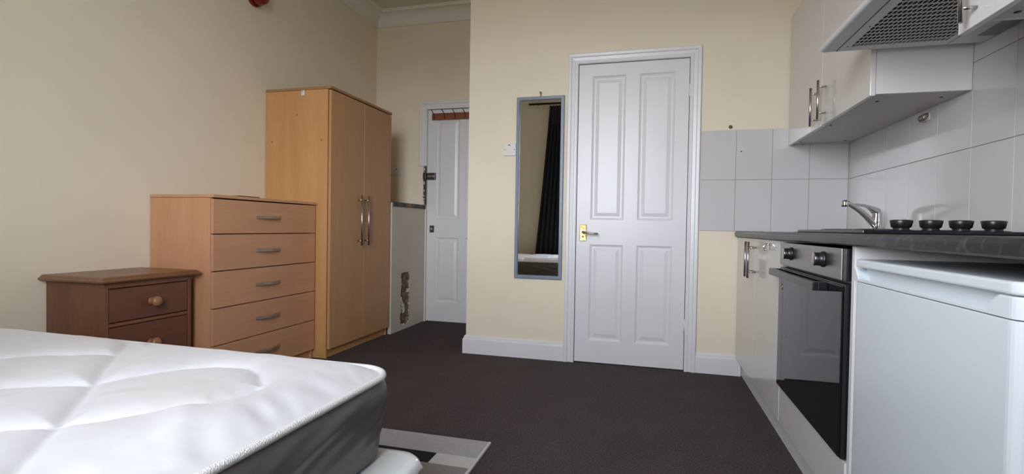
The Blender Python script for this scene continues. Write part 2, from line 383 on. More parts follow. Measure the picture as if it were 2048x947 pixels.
# ------------------------------------------------------------------ panelled doors
def leaf(D, Y, cols, rows, thick=.038):
    """moulded four-panel leaf; front face at Y looking towards -Y"""
    m = MB()
    xs = [D['x0'], cols[0][0], cols[0][1], cols[1][0], cols[1][1], D['x1']]
    zs = [D['z0'], rows[0][0], rows[0][1], rows[1][0], rows[1][1], D['z1']]
    for i in range(5):
        for j in range(5):
            a, b, c, d = xs[i], xs[i + 1], zs[j], zs[j + 1]
            if i in (1, 3) and j in (1, 3):
                st = [(0, 0), (.006, .006), (.014, .010), (.024, .010), (.046, .003)]
                for (i0, d0), (i1, d1) in zip(st, st[1:]):
                    q0 = [(a + i0, Y + d0, c + i0), (b - i0, Y + d0, c + i0), (b - i0, Y + d0, d - i0), (a + i0, Y + d0, d - i0)]
                    q1 = [(a + i1, Y + d1, c + i1), (b - i1, Y + d1, c + i1), (b - i1, Y + d1, d - i1), (a + i1, Y + d1, d - i1)]
                    for k in range(4):
                        m.face([q0[k], q0[(k + 1) % 4], q1[(k + 1) % 4], q1[k]])
                m.face(q1)
            else:
                m.face([(a, Y, c), (b, Y, c), (b, Y, d), (a, Y, d)])
    a, b, c, d = D['x0'], D['x1'], D['z0'], D['z1']; Y2 = Y + thick
    for q in ([(a, Y, c), (a, Y, d), (a, Y2, d), (a, Y2, c)], [(b, Y, c), (b, Y, d), (b, Y2, d), (b, Y2, c)],
              [(a, Y, c), (b, Y, c), (b, Y2, c), (a, Y2, c)], [(a, Y, d), (b, Y, d), (b, Y2, d), (a, Y2, d)],
              [(a, Y2, c), (b, Y2, c), (b, Y2, d), (a, Y2, d)]):
        m.face(q)
    return m

d1 = thing('door_1', (D1['x0'], YB, 0), 'white four panel door with brass lever handle beside the mirror', kind='structure')
leaf(D1, YB + .002, [(-.378, -.163), (-.078, .142)], [(.150, .785), (.948, 1.888)]).build('door_leaf', M['gloss_white'], d1, merge=True)
yb = YB + .002
hp = MB(); hp.box(-.4445, -.3995, yb - .009, yb, .807, .915)
hp = hp.build('handle_plate', M['brass'], d1, bevel=.003, label='tarnished brass handle plate')
lv = MB(); lv.cyl((-.422, yb - .008, .866), (-.422, yb - .020, .866), .012)
lv.tube([(-.422, yb - .018, .866), (-.420, yb - .042, .866), (-.408, yb - .054, .865), (-.380, yb - .058, .861), (-.350, yb - .058, .858), (-.322, yb - .056, .857)], [.008, .008, .0085, .0075, .0065, .007])
lv.build('lever', M['nickel'], hp)
MB().lathe((-.422, yb - .0085, .836), (0, -1, 0), [(0, .005), (.002, .005), (.0025, .003)], 12).build('keyhole', M['dark_hole'], hp)
for zc in (1.765, .29):
    h = MB(); h.cyl((.2262, yb - .006, zc - .038), (.2262, yb - .006, zc + .038), .0055, 12)
    h.box(.208, .2235, yb - .0035, yb - .0005, zc - .036, zc + .036)
    h.build('hinge', M['gloss_white'], d1)
MB().box(-.4745, -.4685, yb - .014, yb - .001, .862, .888).build('latch_keep', M['old_iron'], d1)

d2 = thing('door_2', (D2['x0'], YA, 0), 'white panelled door in the alcove with coat hooks at its top', kind='structure')
leaf(D2, YA + .002, [(-1.918, -1.688), (-1.627, -1.397)], [(.185, .785), (.955, 1.875)]).build('door_leaf', M['gloss_white'], d2, merge=True)
ya = YA + .002
k = MB().box(-1.999, -1.916, ya - .028, ya, 1.318, 1.380).build('night_latch', M['old_iron'], d2, bevel=.004, label='dark metal night latch')
MB().lathe((-1.936, ya - .028, 1.349), (0, -1, 0), [(0, .014), (.008, .014), (.010, .010)], 16).build('turn_knob', M['nickel'], k)
MB().box(-1.992, -1.955, ya - .0315, ya - .0285, 1.340, 1.356).build('snib', M['nickel'], k)
k = MB().box(-1.973, -1.929, ya - .008, ya, .830, .894).build('bolt_plate', M['old_iron'], d2, bevel=.002, label='dark square bolt plate')
MB().lathe((-1.951, ya - .008, .862), (0, -1, 0), [(0, .011), (.012, .013), (.016, .008), (.016, 0)], 16).build('thumb_turn', M['nickel'], k)
# keep of the latch on the bare frame, and the bare strip where the architrave is missing
def rough_strip(x0, x1, za, zb, y, rag):
    m = MB(); n = 46
    prev = None
    for i in range(n + 1):
        z = za + (zb - za) * i / n
        e = x0 - abs(noise.noise(Vector((z * 22, 3.1, 0)))) * rag - abs(noise.noise(Vector((z * 70, 9, 0)))) * rag * .4
        mid = x0 + .012 + .006 * noise.noise(Vector((z * 30, 1, 4)))
        row = [(e, y, z), (e + .004, y - .004, z), (mid, y - .003 - .003 * random.random(), z), (mid + .004, y - .012, z), (x1, y - .012, z), (x1, y, z)]
        if prev:
            for a in range(5):
                m.mi = 1 if a in (0, 1) and random.random() < .5 else 0
                m.face([prev[a], prev[a + 1], row[a + 1], row[a]])
        prev = row
    return m
rough_strip(-2.040, -2.009, 1.085, 1.445, YA - .0005, .022).build('bare_strip', [M['worn_strip'], M['plaster_bit']], wa)
MB().box(-2.034, -2.006, YA - .036, YA - .014, 1.318, 1.380).build('latch_keep', M['old_iron'], wa, bevel=.003)
MB().box(-2.0195, -2.008, YA - .010, YA - .0005, 0, 1.078).build('door_lining', M['gloss_white'], wa)

# ------------------------------------------------------------------ boxed-in corner of the alcove, with a ragged hole
BX, BY0, BZ = -2.022, 3.752, 1.078
bw = thing('wall_boxing', ((L + BX) / 2, BY0, 0), 'boxed in half height corner of the alcove beside the wardrobe', kind='structure')
m = MB(); ny, nz = 64, 108
def hole(y, z):
    """>0 inside the torn patch"""
    c = 4.000 + .006 * math.sin(z * 20); hw = .072 + .012 * noise.noise(Vector((z * 14, 2, 0))) + .010 * noise.noise(Vector((z * 45, 5, 0)))
    if z < .14: c -= .012
    e = min(hw - abs(y - c), (z - .045 - .02 * noise.noise(Vector((y * 40, 0, 1)))) , .485 - z + .008 * noise.noise(Vector((y * 60, 0, 7))))
    return e
V = {}
for i in range(ny + 1):
    for j in range(nz + 1):
        y = BY0 + (YA - .001 - BY0) * i / ny; z = BZ * j / nz
        e = hole(y, z); x = BX
        if e > 0:
            x -= min(e, .012) * 1.2 + .010 * abs(noise.noise(Vector((y * 35, z * 35, 0))))
            if noise.noise(Vector((y * 13, z * 9, 3.3))) > .38: x += .010
        V[i, j] = m.bm.verts.new((x, y, z))
for i in range(ny):
    for j in range(nz):
        y = BY0 + (YA - BY0) * (i + .5) / ny; z = BZ * (j + .5) / nz
        q = m.bm.faces.new((V[i, j], V[i + 1, j], V[i + 1, j + 1], V[i, j + 1]))
        if hole(y, z) > 0:
            q.material_index = 2 if noise.noise(Vector((y * 13, z * 9, 3.3))) > .38 else 1
m.box(L + .001, BX - .03, BY0, YA - .001, 0, BZ - .002)
m.face([(L + .001, BY0, 0), (BX, BY0, 0), (BX, BY0, BZ), (L + .001, BY0, BZ)])
m.face([(L + .001, BY0, BZ), (BX, BY0, BZ), (BX, YA - .001, BZ), (L + .001, YA - .001, BZ)])
m.build('boxing_panel', [M['boxing'], M['rubble'], M['plaster_bit']], bw)
# worn dark capping along its top edge
m = MB(); prev = None
for i in range(61):
    y = BY0 + (YA - .002 - BY0) * i / 60
    b = 1.046 + .003 * noise.noise(Vector((y * 30, 0, 0)))
    row = [(BX + .001, y, b), (BX + .011, y, b + .002), (BX + .011, y, BZ + .004), (BX - .05, y, BZ + .004), (BX - .05, y, BZ + .0005)]
    if prev:
        m.mi = 1 if .36 < (i / 60) < .60 and noise.noise(Vector((y * 26, 2, 2))) > -.25 else 0
        for a in range(4): m.face([prev[a], prev[a + 1], row[a + 1], row[a]])
    prev = row
m.build('worn_capping', [M['worn_strip'], M['bare_wood']], bw)

# ------------------------------------------------------------------ tiled splashback (part of the walls)
def tiles(mb, axis, us, vs, plane, n):
    g = .0012
    for a, b in zip(us, us[1:]):
        for c, d in zip(vs, vs[1:]):
            if axis == 'y': mb.box(a + g, b - g, plane - n, plane, c + g, d - g)
            else: mb.box(plane - n, plane, a + g, b - g, c + g, d - g)
rows = [.8887, 1.2035, 1.5075]
m = MB(); tiles(m, 'y', [.304, .5035, .7065, .908, 1.112], rows, YB - .003, .005)
m.mi = 1; m.box(.305, 1.112, YB - .0055, YB - .0005, .8892, 1.507)
m.build('splashback_tiles', [M['tile'], M['grout']], wb, bevel=.0007, seg=1)
us = [3.374 - .03] ; us = [.16 + .2275 * k for k in range(15)]
us = [u for u in us if u < 3.37] + [3.374]
m = MB(); tiles(m, 'x', us, rows + [1.8125], R - .003, .005)
m.mi = 1; m.box(R - .0055, R - .0005, .16, 3.374, .8892, 1.812)
wr = bpy.data.objects['wall_right']
m.build('splashback_tiles', [M['tile'], M['grout']], wr, bevel=.0007, seg=1)
MB().lathe((.533, YB - .0082, 1.375), (0, -1, 0), [(0, .004), (.0006, .004)], 10).build('drill_hole', M['dark_hole'], wb)  # flat disc, the dark of the hole is painted, not cut
MB().lathe((.470, YB - .0002, 1.528), (0, -1, .15), [(0, .012), (.006, .009), (.010, .003), (.010, 0)], 10).build('filler_blob', M['grime'], wb)

# ------------------------------------------------------------------ wardrobe
WXF, WY0, WY1, WZ = -2.029, 2.928, 3.738, 1.797
wd = thing('wardrobe', ((L + WXF) / 2, (WY0 + WY1) / 2, 0), 'tall light beech two door wardrobe against the left wall', 'wardrobe')
m = MB(); xb = L + .004; xf = WXF - .0245
m.box(xb, xf, WY0, WY0 + .018, 0, WZ - .019).box(xb, xf, WY1 - .018, WY1, 0, WZ - .019)
m.box(xb, xb + .006, WY0 + .018, WY1 - .018, .05, WZ - .019).box(xb + .006, xf, WY0 + .018, WY1 - .018, .062, .080)
m.build('carcass', M['beech'], wd, bevel=.0012)
MB().box(xb, WXF + .004, WY0 - .002, WY1 + .002, WZ - .018, WZ).build('top_panel', M['beech_edge'], wd, bevel=.002)
MB().box(xf - .03, xf - .012, WY0 + .0185, WY1 - .0185, 0, .0615).build('plinth', M['beech'], wd)
ym = 3.336
for y0, y1, yh in ((WY0 + .003, ym - .0015, 3.259), (ym + .0015, WY1 - .001, 3.353)):
    d = MB().box(WXF - .018, WXF, y0, y1, .062, WZ - .024).build('door', M['beech_door'], wd, bevel=.0015)
    h = MB(); h.cyl((WXF + .034, yh, .741), (WXF + .034, yh, 1.102), .0065)
    for z in (.775, 1.068): h.cyl((WXF, yh, z), (WXF + .034, yh, z), .0045, 12)
    h.build('handle', M['steel'], d)
clip = MB(); clip.box(-2.254, -2.230, WY0 - .005, WY0, 1.742, 1.778)
clip = clip.build('hook_clip', M['white_plastic'], wd, bevel=.004, label='small white plastic hook plate')
MB().box(-2.248, -2.242, WY0 - .011, WY0 - .0052, 1.748, 1.768).build('hook', M['white_plastic'], clip, bevel=.001)
MB().lathe((-2.243, WY0 - .0052, 1.772), (0, -1, 0), [(0, .003), (.001, .003)], 10).build('screw', M['black'], clip)
for x, z in ((-2.289, 1.619), (-2.487, 1.442), (-2.099, 1.443)):
    MB().lathe((x, WY0 - .0002, z), (0, -1, 0), [(0, .007), (.0012, .006), (.0012, 0)], 14).build('peg_cap', M['beech_edge'], wd)

# ------------------------------------------------------------------ chest of drawers
CXF, CY0, CY1, CZ = -2.130, 2.096, 2.916, 1.032
cd = thing('chest_of_drawers', ((L + CXF) / 2, (CY0 + CY1) / 2, 0), 'light beech five drawer chest standing between bedside chest and wardrobe', 'chest of drawers')
m = MB(); xf = CXF - .018
m.box(xb, xf, CY0, CY0 + .016, 0, CZ - .017).box(xb, xf, CY1 - .016, CY1, 0, CZ - .017).box(xb, xb + .006, CY0 + .016, CY1 - .016, .03, CZ - .017)
m.box(xf - .03, xf - .014, CY0 + .016, CY1 - .016, 0, .058)
m.build('carcass', M['chest'], cd, bevel=.0012)
MB().box(xb, CXF + .006, CY0 - .003, CY1 + .007, CZ - .016, CZ).build('top_panel', M['chest'], cd, bevel=.002)
zl = [.060, .256, .448, .639, .830, 1.012]
for a, b in zip(zl, zl[1:]):
    d = MB().box(CXF - .016, CXF, CY0 + .002, CY1 - .002, a + .0024, b - .0024).build('drawer', M['chest_front'], cd, bevel=.0012)
    zc = (a + b) / 2 + .002; yc = 2.484; hl = .099
    out = []; inn = []
    for k in range(13):
        t = -1 + 2 * k / 12
        out.append((CXF + .027 * (1 - t * t) + .004, yc + hl * t))
        inn.append((CXF + .021 * (1 - t * t) - .0 + .0002, yc + hl * .93 * t))
    MB().prism(out + inn[::-1], 'z', zc - .008, zc + .008).build('handle', M['nickel'], d, bevel=.0015)

slab = MB(); slab.box(-2.36, -2.25, 2.40, 2.55, CZ + .0005, CZ + .012); slab.mi = 1
slab.box(-2.355, -2.255, 2.405, 2.545, CZ + .012, CZ + .0128)
t = thing('flat_item', (-2.305, 2.475, CZ), 'thin flat black device lying on top of the beech chest', 'item')  # kind of object unknown, modelled as a thin black slab
slab.build('panel', [M['black'], M['oven_glass']], t, bevel=.002)

# ------------------------------------------------------------------ bedside chest
NXF, NY0, NY1, NZ = -2.200, 1.616, 2.036, .652
ns = thing('bedside_chest', ((L + NXF) / 2, (NY0 + NY1) / 2, 0), 'dark stained pine bedside chest with round knobs behind the mattress', 'bedside table')
m = MB(); xf = NXF
m.box(xb, xf, NY0, NY0 + .018, 0, NZ - .026).box(xb, xf, NY1 - .018, NY1, 0, NZ - .026).box(xb, xb + .006, NY0 + .018, NY1 - .018, .04, NZ - .026)
z_d = [(.030, .222), (.240, .432), (.453, .598)]
m.box(xf - .02, xf, NY0 + .018, NY1 - .018, .601, NZ - .026).box(xf - .02, xf, NY0 + .018, NY1 - .018, .435, .450).box(xf - .02, xf, NY0 + .018, NY1 - .018, .225, .237).box(xf - .02, xf, NY0 + .018, NY1 - .018, 0, .027)
m.build('carcass', M['pine'], ns, bevel=.002)
# moulded top
def top_prof(): return [(0, 0), (.024, .0), (.030, .004), (.032, .009), (.030, .013), (.024, .016), (.020, .022), (.012, .026), (0, .026)]
m = MB(); P = top_prof(); zt = NZ - .026
a = [(xb, NY0, zt), (xf, NY0, zt), (xf, NY1, zt), (xb, NY1, zt)]
of = [(0, -1, 0), (1, -1, 0), (1, 1, 0), (0, 1, 0)]
m.sweep(a, of, (0, 0, 1), P)
m.box(xb, xf, NY0, NY1, zt, zt + .0259)
m.build('top_panel', M['pine_top'], ns, merge=False)
for a, b in z_d:
    d = MB().box(xf - .018, xf - .001, NY0 + .0205, NY1 - .0205, a + .0005, b - .0005)
    d = d.build('drawer', M['pine_front'], ns, bevel=.003)
    MB().lathe((xf - .001, 1.826 if a > .4 else 1.822, (a + b) / 2), (1, 0, 0), [(0, .017), (.004, .018), (.010, .013), (.016, .012), (.022, .019), (.030, .024), (.038, .024), (.045, .018), (.049, .008), (.050, 0)], 24).build('knob', M['pine_knob'], d)

# ------------------------------------------------------------------ bed base, mattress, rug
BXR, BYF, BYN, BXL = -.548, 1.218, .15, L + .03
def rrect(x0, x1, y0, y1, r, seg=6):
    P = []
    for cx_, cy_, a0 in ((x1 - r, y1 - r, 0), (x0 + r, y1 - r, 90), (x0 + r, y0 + r, 180), (x1 - r, y0 + r, 270)):
        for k in range(seg + 1):
            a = math.radians(a0 + 90 * k / seg); P.append((cx_ + r * math.cos(a), cy_ + r * math.sin(a)))
    return P
bb = thing('bed_base', ((BXL + BXR) / 2, (BYF + BYN) / 2, 0), 'divan bed base wrapped in torn white plastic under the mattress', 'bed base')
MB().prism(rrect(BXL, BXR - .006, BYN, BYF - .006, .05), 'z', .045, .293).build('frame', M['base_brown'], bb)
# white wrap: top sheet and ragged skirt
P = rrect(BXL - .002, BXR, BYN - .002, BYF, .055, 10)
PP = []
for i in range(len(P)):
    a = Vector(P[i]); b = Vector(P[(i + 1) % len(P)]); n = max(1, int((b - a).length / .012))
    for k in range(n): PP.append(a.lerp(b, k / n))
cxm, cym = (BXL + BXR) / 2, (BYF + BYN) / 2
m = MB(); ringT = []; ringE = []; ringB = []; ringI = []
for i, p in enumerate(PP):
    inn = (Vector((cxm, cym)) - p).normalized()
    rag = .014 + .034 * abs(noise.noise(Vector((p.x * 18, p.y * 18, 0)))) + .020 * abs(noise.noise(Vector((p.x * 70, p.y * 70, 5))))
    q = p - inn * (.004 + .010 * noise.noise(Vector((p.x * 40, p.y * 40, 2))))
    dz = .003 * noise.noise(Vector((p.x * 25, p.y * 25, 9)))
    ringI.append(m.bm.verts.new((p.x + inn.x * .03, p.y + inn.y * .03, .2985)))
    ringT.append(m.bm.verts.new((p.x + inn.x * .010, p.y + inn.y * .010, .297 + dz * .3)))
    ringE.append(m.bm.verts.new((p.x, p.y, .289 + dz)))
    ringB.append(m.bm.verts.new((q.x, q.y, .293 - rag)))
n = len(PP)
for i in range(n):
    j = (i + 1) % n
    for A, B in ((ringI, ringT), (ringT, ringE), (ringE, ringB)):
        fc = m.bm.faces.new((A[i], A[j], B[j], B[i])); fc.smooth = True
m.bm.faces.new(ringI)
o = m.build('plastic_cover', M['wrap'], bb, label='torn white plastic cover')
for x, y in ((BXR - .12, BYF - .12), (BXR - .12, BYN + .12), (BXL + .12, BYF - .12), (BXL + .12, BYN + .12)):
    MB().lathe((x, y, 0), (0, 0, 1), [(0, .022), (.012, .025), (.045, .020)], 16).build('foot', M['black'], bb)

MX0, MX1, MY0, MY1, MR, MZ0, MZ1 = L + .035, -.645, .155, 1.215, .085, .303, .506
mt = thing('mattress', ((MX0 + MX1) / 2, (MY0 + MY1) / 2, MZ0), 'white quilted mattress with dark grey side border on the bed base', 'mattress')
# stitched channels as polylines on the top
def seg_list():
    segs = []
    def pl(pts):
        for a, b in zip(pts, pts[1:]): segs.append((*a, *b))
    r1 = [(0, 0), (.031, .081), (.08, .16), (.144, .202), (.213, .21), (.269, .178), (.333, .117)]
    mir = [(-b, -a) for a, b in r1]
    pl([(-.75, .41), (-.867, .532), (-.967, .639), (-1.149, .823), (-1.362, 1.03), (-1.45, 1.13)])
    for J in ((-1.149, .823), (-1.362, 1.03), (-.967, .637), (-.78, .44)):
        pl([(J[0] + a * (.62 if J[0] > -1 else 1), J[1] + b * (.8 if J[0] > -1 else 1)) for a, b in mir])
    pl([(-1.149 + a, .823 + b) for a, b in r1])
    pl([(-.971, .637), (-.917, .698), (-.874, .753), (-.821, .809), (-.809, .855), (-.806, .918)])
    pl([(-.78, .44), (-.72, .52), (-.69, .60)])
    pl([(-1.362, 1.03), (-1.375, 1.10), (-1.372, 1.18)])
    for k in (1, 2, 3):
        pl([(-.33 - .9 * k + .45 - t, -.45 + t + .0) for t in (.2, 1.9)])
        for q in range(8):
            J = (-.33 - .9 * k + .35 - .2 * q, -.35 + .2 * q)
            for s in (r1, mir): pl([(J[0] + a * .8, J[1] + b * .8) for a, b in s])
    return np.array(segs)
S = seg_list()
def chan_dist(px, py):
    d = np.full(px.shape, 9.0)
    for x0_, y0_, x1_, y1_ in S:
        dx, dy = x1_ - x0_, y1_ - y0_; l2 = dx * dx + dy * dy + 1e-9
        t = np.clip(((px - x0_) * dx + (py - y0_) * dy) / l2, 0, 1)
        d = np.minimum(d, np.hypot(px - x0_ - t * dx, py - y0_ - t * dy))
    return d
nx, ny = 320, 176
ha, hb = (MX1 - MX0) / 2, (MY1 - MY0) / 2; mcx, mcy = (MX1 + MX0) / 2, (MY1 + MY0) / 2
gx, gy = np.meshgrid(np.linspace(-ha, ha, nx + 1), np.linspace(-hb, hb, ny + 1), indexing='ij')
qx = np.abs(gx) - (ha - MR); qy = np.abs(gy) - (hb - MR)
corner = (qx > 0) & (qy > 0)
ln = np.maximum(qx, qy); nn = np.hypot(qx, qy) + 1e-9
fx = np.where(corner, np.sign(gx) * (ha - MR + qx / nn * ln), gx); fy = np.where(corner, np.sign(gy) * (hb - MR + qy / nn * ln), gy)
edge = np.where(corner, MR - ln, np.minimum(ha - np.abs(gx), hb - np.abs(gy)))
X = fx + mcx; Yy = fy + mcy
d = chan_dist(X, Yy)
e = np.clip(edge / .14, 0, 1); rise = 1 - (1 - e) ** 2.2
Z = MZ1 + .024 * rise + (.015 * (1 - np.exp(-(d / .036) ** 1.2)) + .006 * (1 - np.exp(-(d / .011)))) * np.clip(edge / .10, 0, 1)
WR = np.zeros_like(Z)
for i in range(nx + 1):
    for j in range(ny + 1):
        x, y = X[i, j], Yy[i, j]
        ed = edge[i, j]
        wv = .0035 * noise.noise(Vector((x * 6, y * 6, 0))) + .0015 * noise.noise(Vector((x * 22, y * 22, 4)))
        k = math.exp(-((ed - .045) / .04) ** 2)
        wv += k * .007 * noise.noise(Vector((x * 9 + y * 16, y * 9 - x * 5, 2)))
        WR[i, j] = wv * min(1, ed / .02)
Z = Z + WR
# a crease fold near the outer edge
fd = np.hypot((X + .79) * .75 + (Yy - .72) * .66, ((X + .79) * -.66 + (Yy - .72) * .75) * .35)
Z = Z + .008 * np.exp(-(fd / .03) ** 2) * np.clip(edge / .05, 0, 1)
m = MB()
VV = [[m.bm.verts.new((X[i, j], Yy[i, j], Z[i, j])) for j in range(ny + 1)] for i in range(nx + 1)]
for i in range(nx):
    for j in range(ny):
        fc = m.bm.faces.new((VV[i][j], VV[i + 1][j], VV[i + 1][j + 1], VV[i][j + 1])); fc.smooth = True
m.build('quilted_top', M['ticking'], mt)
per = [(i, 0) for i in range(nx)] + [(nx, j) for j in range(ny)] + [(i, ny) for i in range(nx, 0, -1)] + [(0, j) for j in range(ny, 0, -1)]
pp = [Vector((X[i, j], Yy[i, j])) for i, j in per]; n = len(pp)
nrm = []
for i in range(n):
    t = (pp[(i + 1) % n] - pp[i - 1]).normalized(); nrm.append(Vector((t.y, -t.x)))
pk = [(0, 0), (.06, .008), (.14, .014), (.26, .016), (.4, .012), (.55, .005), (.7, .0), (.85, -.003), (.95, -.006), (1, -.014)]
prof = [(t_, float(np.interp(t_, [a for a, b in pk], [b for a, b in pk]))) for t_ in np.linspace(0, 1, 25)]
m = MB(); rings = []
for t, of_ in prof:
    z = MZ1 + (MZ0 + .004 - MZ1) * t
    ring = []
    for p, q in zip(pp, nrm):
        wv = .0075 * noise.noise(Vector((p.x * 4 + p.y * 4, z * 34 + (p.x - p.y) * 9, 1))) * math.sin(PI * t) ** .6
        r_ = p + q * (of_ + wv); ring.append(m.bm.verts.new((r_.x, r_.y, z)))
    rings.append(ring)
for A, B in zip(rings, rings[1:]):
    for i in range(n):
        fc = m.bm.faces.new((A[i], A[(i + 1) % n], B[(i + 1) % n], B[i])); fc.smooth = True
m.bm.faces.new(rings[-1])
m.build('side_border', M['border'], mt, label='dark grey satin side border')
MB().tube([(p.x + q.x * .004, p.y + q.y * .004, MZ1 + .003) for p, q in zip(pp, nrm)], .0085, 8, closed=True).build('piping', M['piping'], mt)
MB().tube([(p.x + q.x * -.012, p.y + q.y * -.012, MZ0 + .010) for p, q in zip(pp, nrm)], .006, 8, closed=True).build('piping', M['border'], mt)

mt.rotation_euler.z = -.010
rg = thing('rug', (-1.2, 1.6, 0), 'grey rug with black and cream blocks on the carpet beside the bed', 'rug')
ycuts = [1.20, 1.36, 1.48, 1.64, 1.737, 1.822, 1.977]
def rug_col(x, y):
    if y > 1.822: return 0
    if y > 1.737: return 2 if x < -.777 else 3
    if y > 1.64: return 1 if x > -1.15 else 0
    if y > 1.48: return 3 if x < -1.3 else 0
    if y > 1.36: return 2 if -1.5 < x < -.95 else 1
    return 1
xc = [-1.9, -1.5, -1.3, -1.15, -.95, -.777, -.618]
m = MB()
for a, b in zip(xc, xc[1:]):
    for c, d_ in zip(ycuts, ycuts[1:]):
        m.mi = rug_col((a + b) / 2, (c + d_) / 2)
        m.box(a, b, c, d_, .0005, .011)
m.build('pile', [M['rug_grey'], M['rug_dark'], M['rug_black'], M['rug_cream']], rg)
MB().box(-.6175, -.605, 1.20, 1.979, .0005, .0125).build('binding', M['rug_cream'], rg, bevel=.003)

# ------------------------------------------------------------------ wall mirror, switch, socket, alarm, coat rack
mx0, mx1, mz0, mz1 = -.886, -.560, .545, 1.770
mr = thing('wall_mirror', ((mx0 + mx1) / 2, YB, mz0), 'tall narrow mirror in a grey blue frame hung left of the door', 'mirror')
fr = MB(); y1 = YB - .002
fr.sweep([(mx0, y1, mz0), (mx0, y1, mz1), (mx1, y1, mz1), (mx1, y1, mz0)], [(1, 0, 1), (1, 0, -1), (-1, 0, -1), (-1, 0, 1)], (0, -1, 0),
         [(0, 0), (0, .018), (.003, .021), (.019, .021), (.023, .016), (.023, 0)], closed=True)
fr.build('frame', M['mirror_frame'], mr)
MB().box(mx0 + .0235, mx1 - .0235, y1 - .010, y1 - .002, mz0 + .0235, mz1 - .0235).build('glass', M['mirror'], mr)
MB().lathe((-.722, YB - .001, 1.795), (0, -1, 0), [(0, .005), (.022, .005), (.024, .0075), (.026, 0)], 12).tube([(-.722, y1 - .010, 1.772), (-.7245, y1 - .012, 1.784), (-.722, y1 - .014, 1.793), (-.7195, y1 - .012, 1.784), (-.722, y1 - .010, 1.772)], .0018, 6).build('hanging_hook', M['nickel'], mr)

sw = thing('fused_switch', (-.934, YB, 1.42), 'white fused switch plate on the wall left of the mirror', 'switch')
MB().box(-.977, -.8895, YB - .011, YB - .0005, 1.378, 1.465).build('plate', M['white_plastic'], sw, bevel=.004)
MB().box(-.948, -.924, YB - .0135, YB - .0112, 1.404, 1.428).build('rocker', M['white_plastic'], sw, bevel=.002)
MB().box(-.944, -.930, YB - .0125, YB - .0112, 1.4485, 1.4545).build('indicator', M['black'], sw)
for x in (-.966, -.9005): MB().lathe((x, YB - .0112, 1.4215), (0, -1, 0), [(0, .0034), (.0006, .003)], 10).build('screw', M['old_iron'], sw)

so = thing('double_socket', (-2.33, YA, 1.38), 'white double socket on the alcove wall behind the wardrobe', 'socket')
MB().box(-2.425, -2.279, YA - .011, YA - .0005, 1.368, 1.454).build('plate', M['white_plastic'], so, bevel=.004)
for xo in (-2.392, -2.318):
    MB().box(xo - .004, xo + .004, YA - .0118, YA - .0112, 1.412, 1.424).box(xo - .014, xo - .008, YA - .0118, YA - .0112, 1.392, 1.396).box(xo + .008, xo + .014, YA - .0118, YA - .0112, 1.392, 1.396).build('outlet', M['black'], so)
    MB().box(xo - .007, xo + .007, YA - .014, YA - .0112, 1.433, 1.448).build('rocker', M['white_plastic'], so, bevel=.001)

al = thing('alarm_sounder', (L, 2.80, 2.37), 'dark red round fire alarm sounder high on the left wall', 'alarm')
MB().lathe((L + .0005, 2.815, 2.372), (1, 0, 0), [(0, .062), (.018, .062), (.020, .058)], 32).build('mount_base', M['red'], al)
MB().lathe((L + .021, 2.815, 2.372), (1, 0, 0), [(0, .056), (.030, .054), (.055, .050), (.070, .040), (.076, .024), (.077, 0)], 32).build('horn', M['red'], al)
MB().box(L + .030, L + .050, 2.757, 2.764, 2.335, 2.352).build('white_spot', M['white_plastic'], al, bevel=.002)  # small white block on the side of the horn

cr = thing('coat_rack', (-1.75, YA, 1.894), 'brown wooden coat rail with black hooks on the alcove door', 'coat rack')
yr = YA + .002
MB().box(-1.958, -1.40, yr - .020, yr - .0005, 1.866, 1.926).build('rail', M['rail_wood'], cr, bevel=.002)
for x in (-1.935, -1.832, -1.730, -1.632, -1.53, -1.43):
    MB().tube([(x, yr - .022, 1.875), (x, yr - .023, 1.905), (x - .004, yr - .032, 1.925), (x - .010, yr - .050, 1.942), (x - .014, yr - .060, 1.954)], .0032, 8).lathe((x, yr - .020, 1.888), (0, -1, 0), [(0, .005), (.004, .004)], 10).build('hook', M['black'], cr)

# ------------------------------------------------------------------ kitchen: base units
def bar_handle(x, y, z0, z1, xd, parent, r=.006, inset=.03):
    h = MB(); h.cyl((x, y, z0), (x, y, z1), r)
    for z in (z0 + inset, z1 - inset): h.cyl((x, y, z), (xd, y, z), r * .75, 12)
    return h.build('handle', M['steel'], parent)
KF = .527
WT0, WT1 = .856, .888
bc = thing('sink_cabinet', (.82, 2.83, 0), 'glossy white two door base cabinet under the sink end of the worktop', 'cabinet')
m = MB()
m.box(KF + .020, 1.10, 2.292, 2.310, .110, WT0 - .001).box(KF + .020, 1.10, 3.355, 3.373, .110, WT0 - .001).box(KF + .020, 1.10, 2.310, 3.355, .110, .128).box(1.085, 1.10, 2.310, 3.355, .128, WT0 - .001).box(KF + .02, KF + .04, 2.310, 3.355, WT0 - .04, WT0 - .001)
m.build('carcass', M['melamine'], bc)
ys = 2.845
for y0, y1, yh in ((ys + .0015, 3.374, 2.900), (2.294, ys - .0015, 2.822)):
    d = MB().box(KF, KF + .018, y0, y1, .112, WT0 - .004).build('door', M['kitchen'], bc, bevel=.0015)
    bar_handle(.489, yh, .652, .836, KF, d)
    if y0 < 2.5:
        k = MB(); k.box(KF - .004, KF - .0004, 2.515, 2.548, .806, .838)
        k.tube([(KF - .004, 2.532, .832), (KF - .016, 2.532, .829), (KF - .026, 2.532, .818), (KF - .022, 2.532, .808), (KF - .010, 2.532, .806)], .005, 10)
        k.build('chrome_hook', M['chrome'], d, bevel=.001, label='small chrome hook stuck to the door')

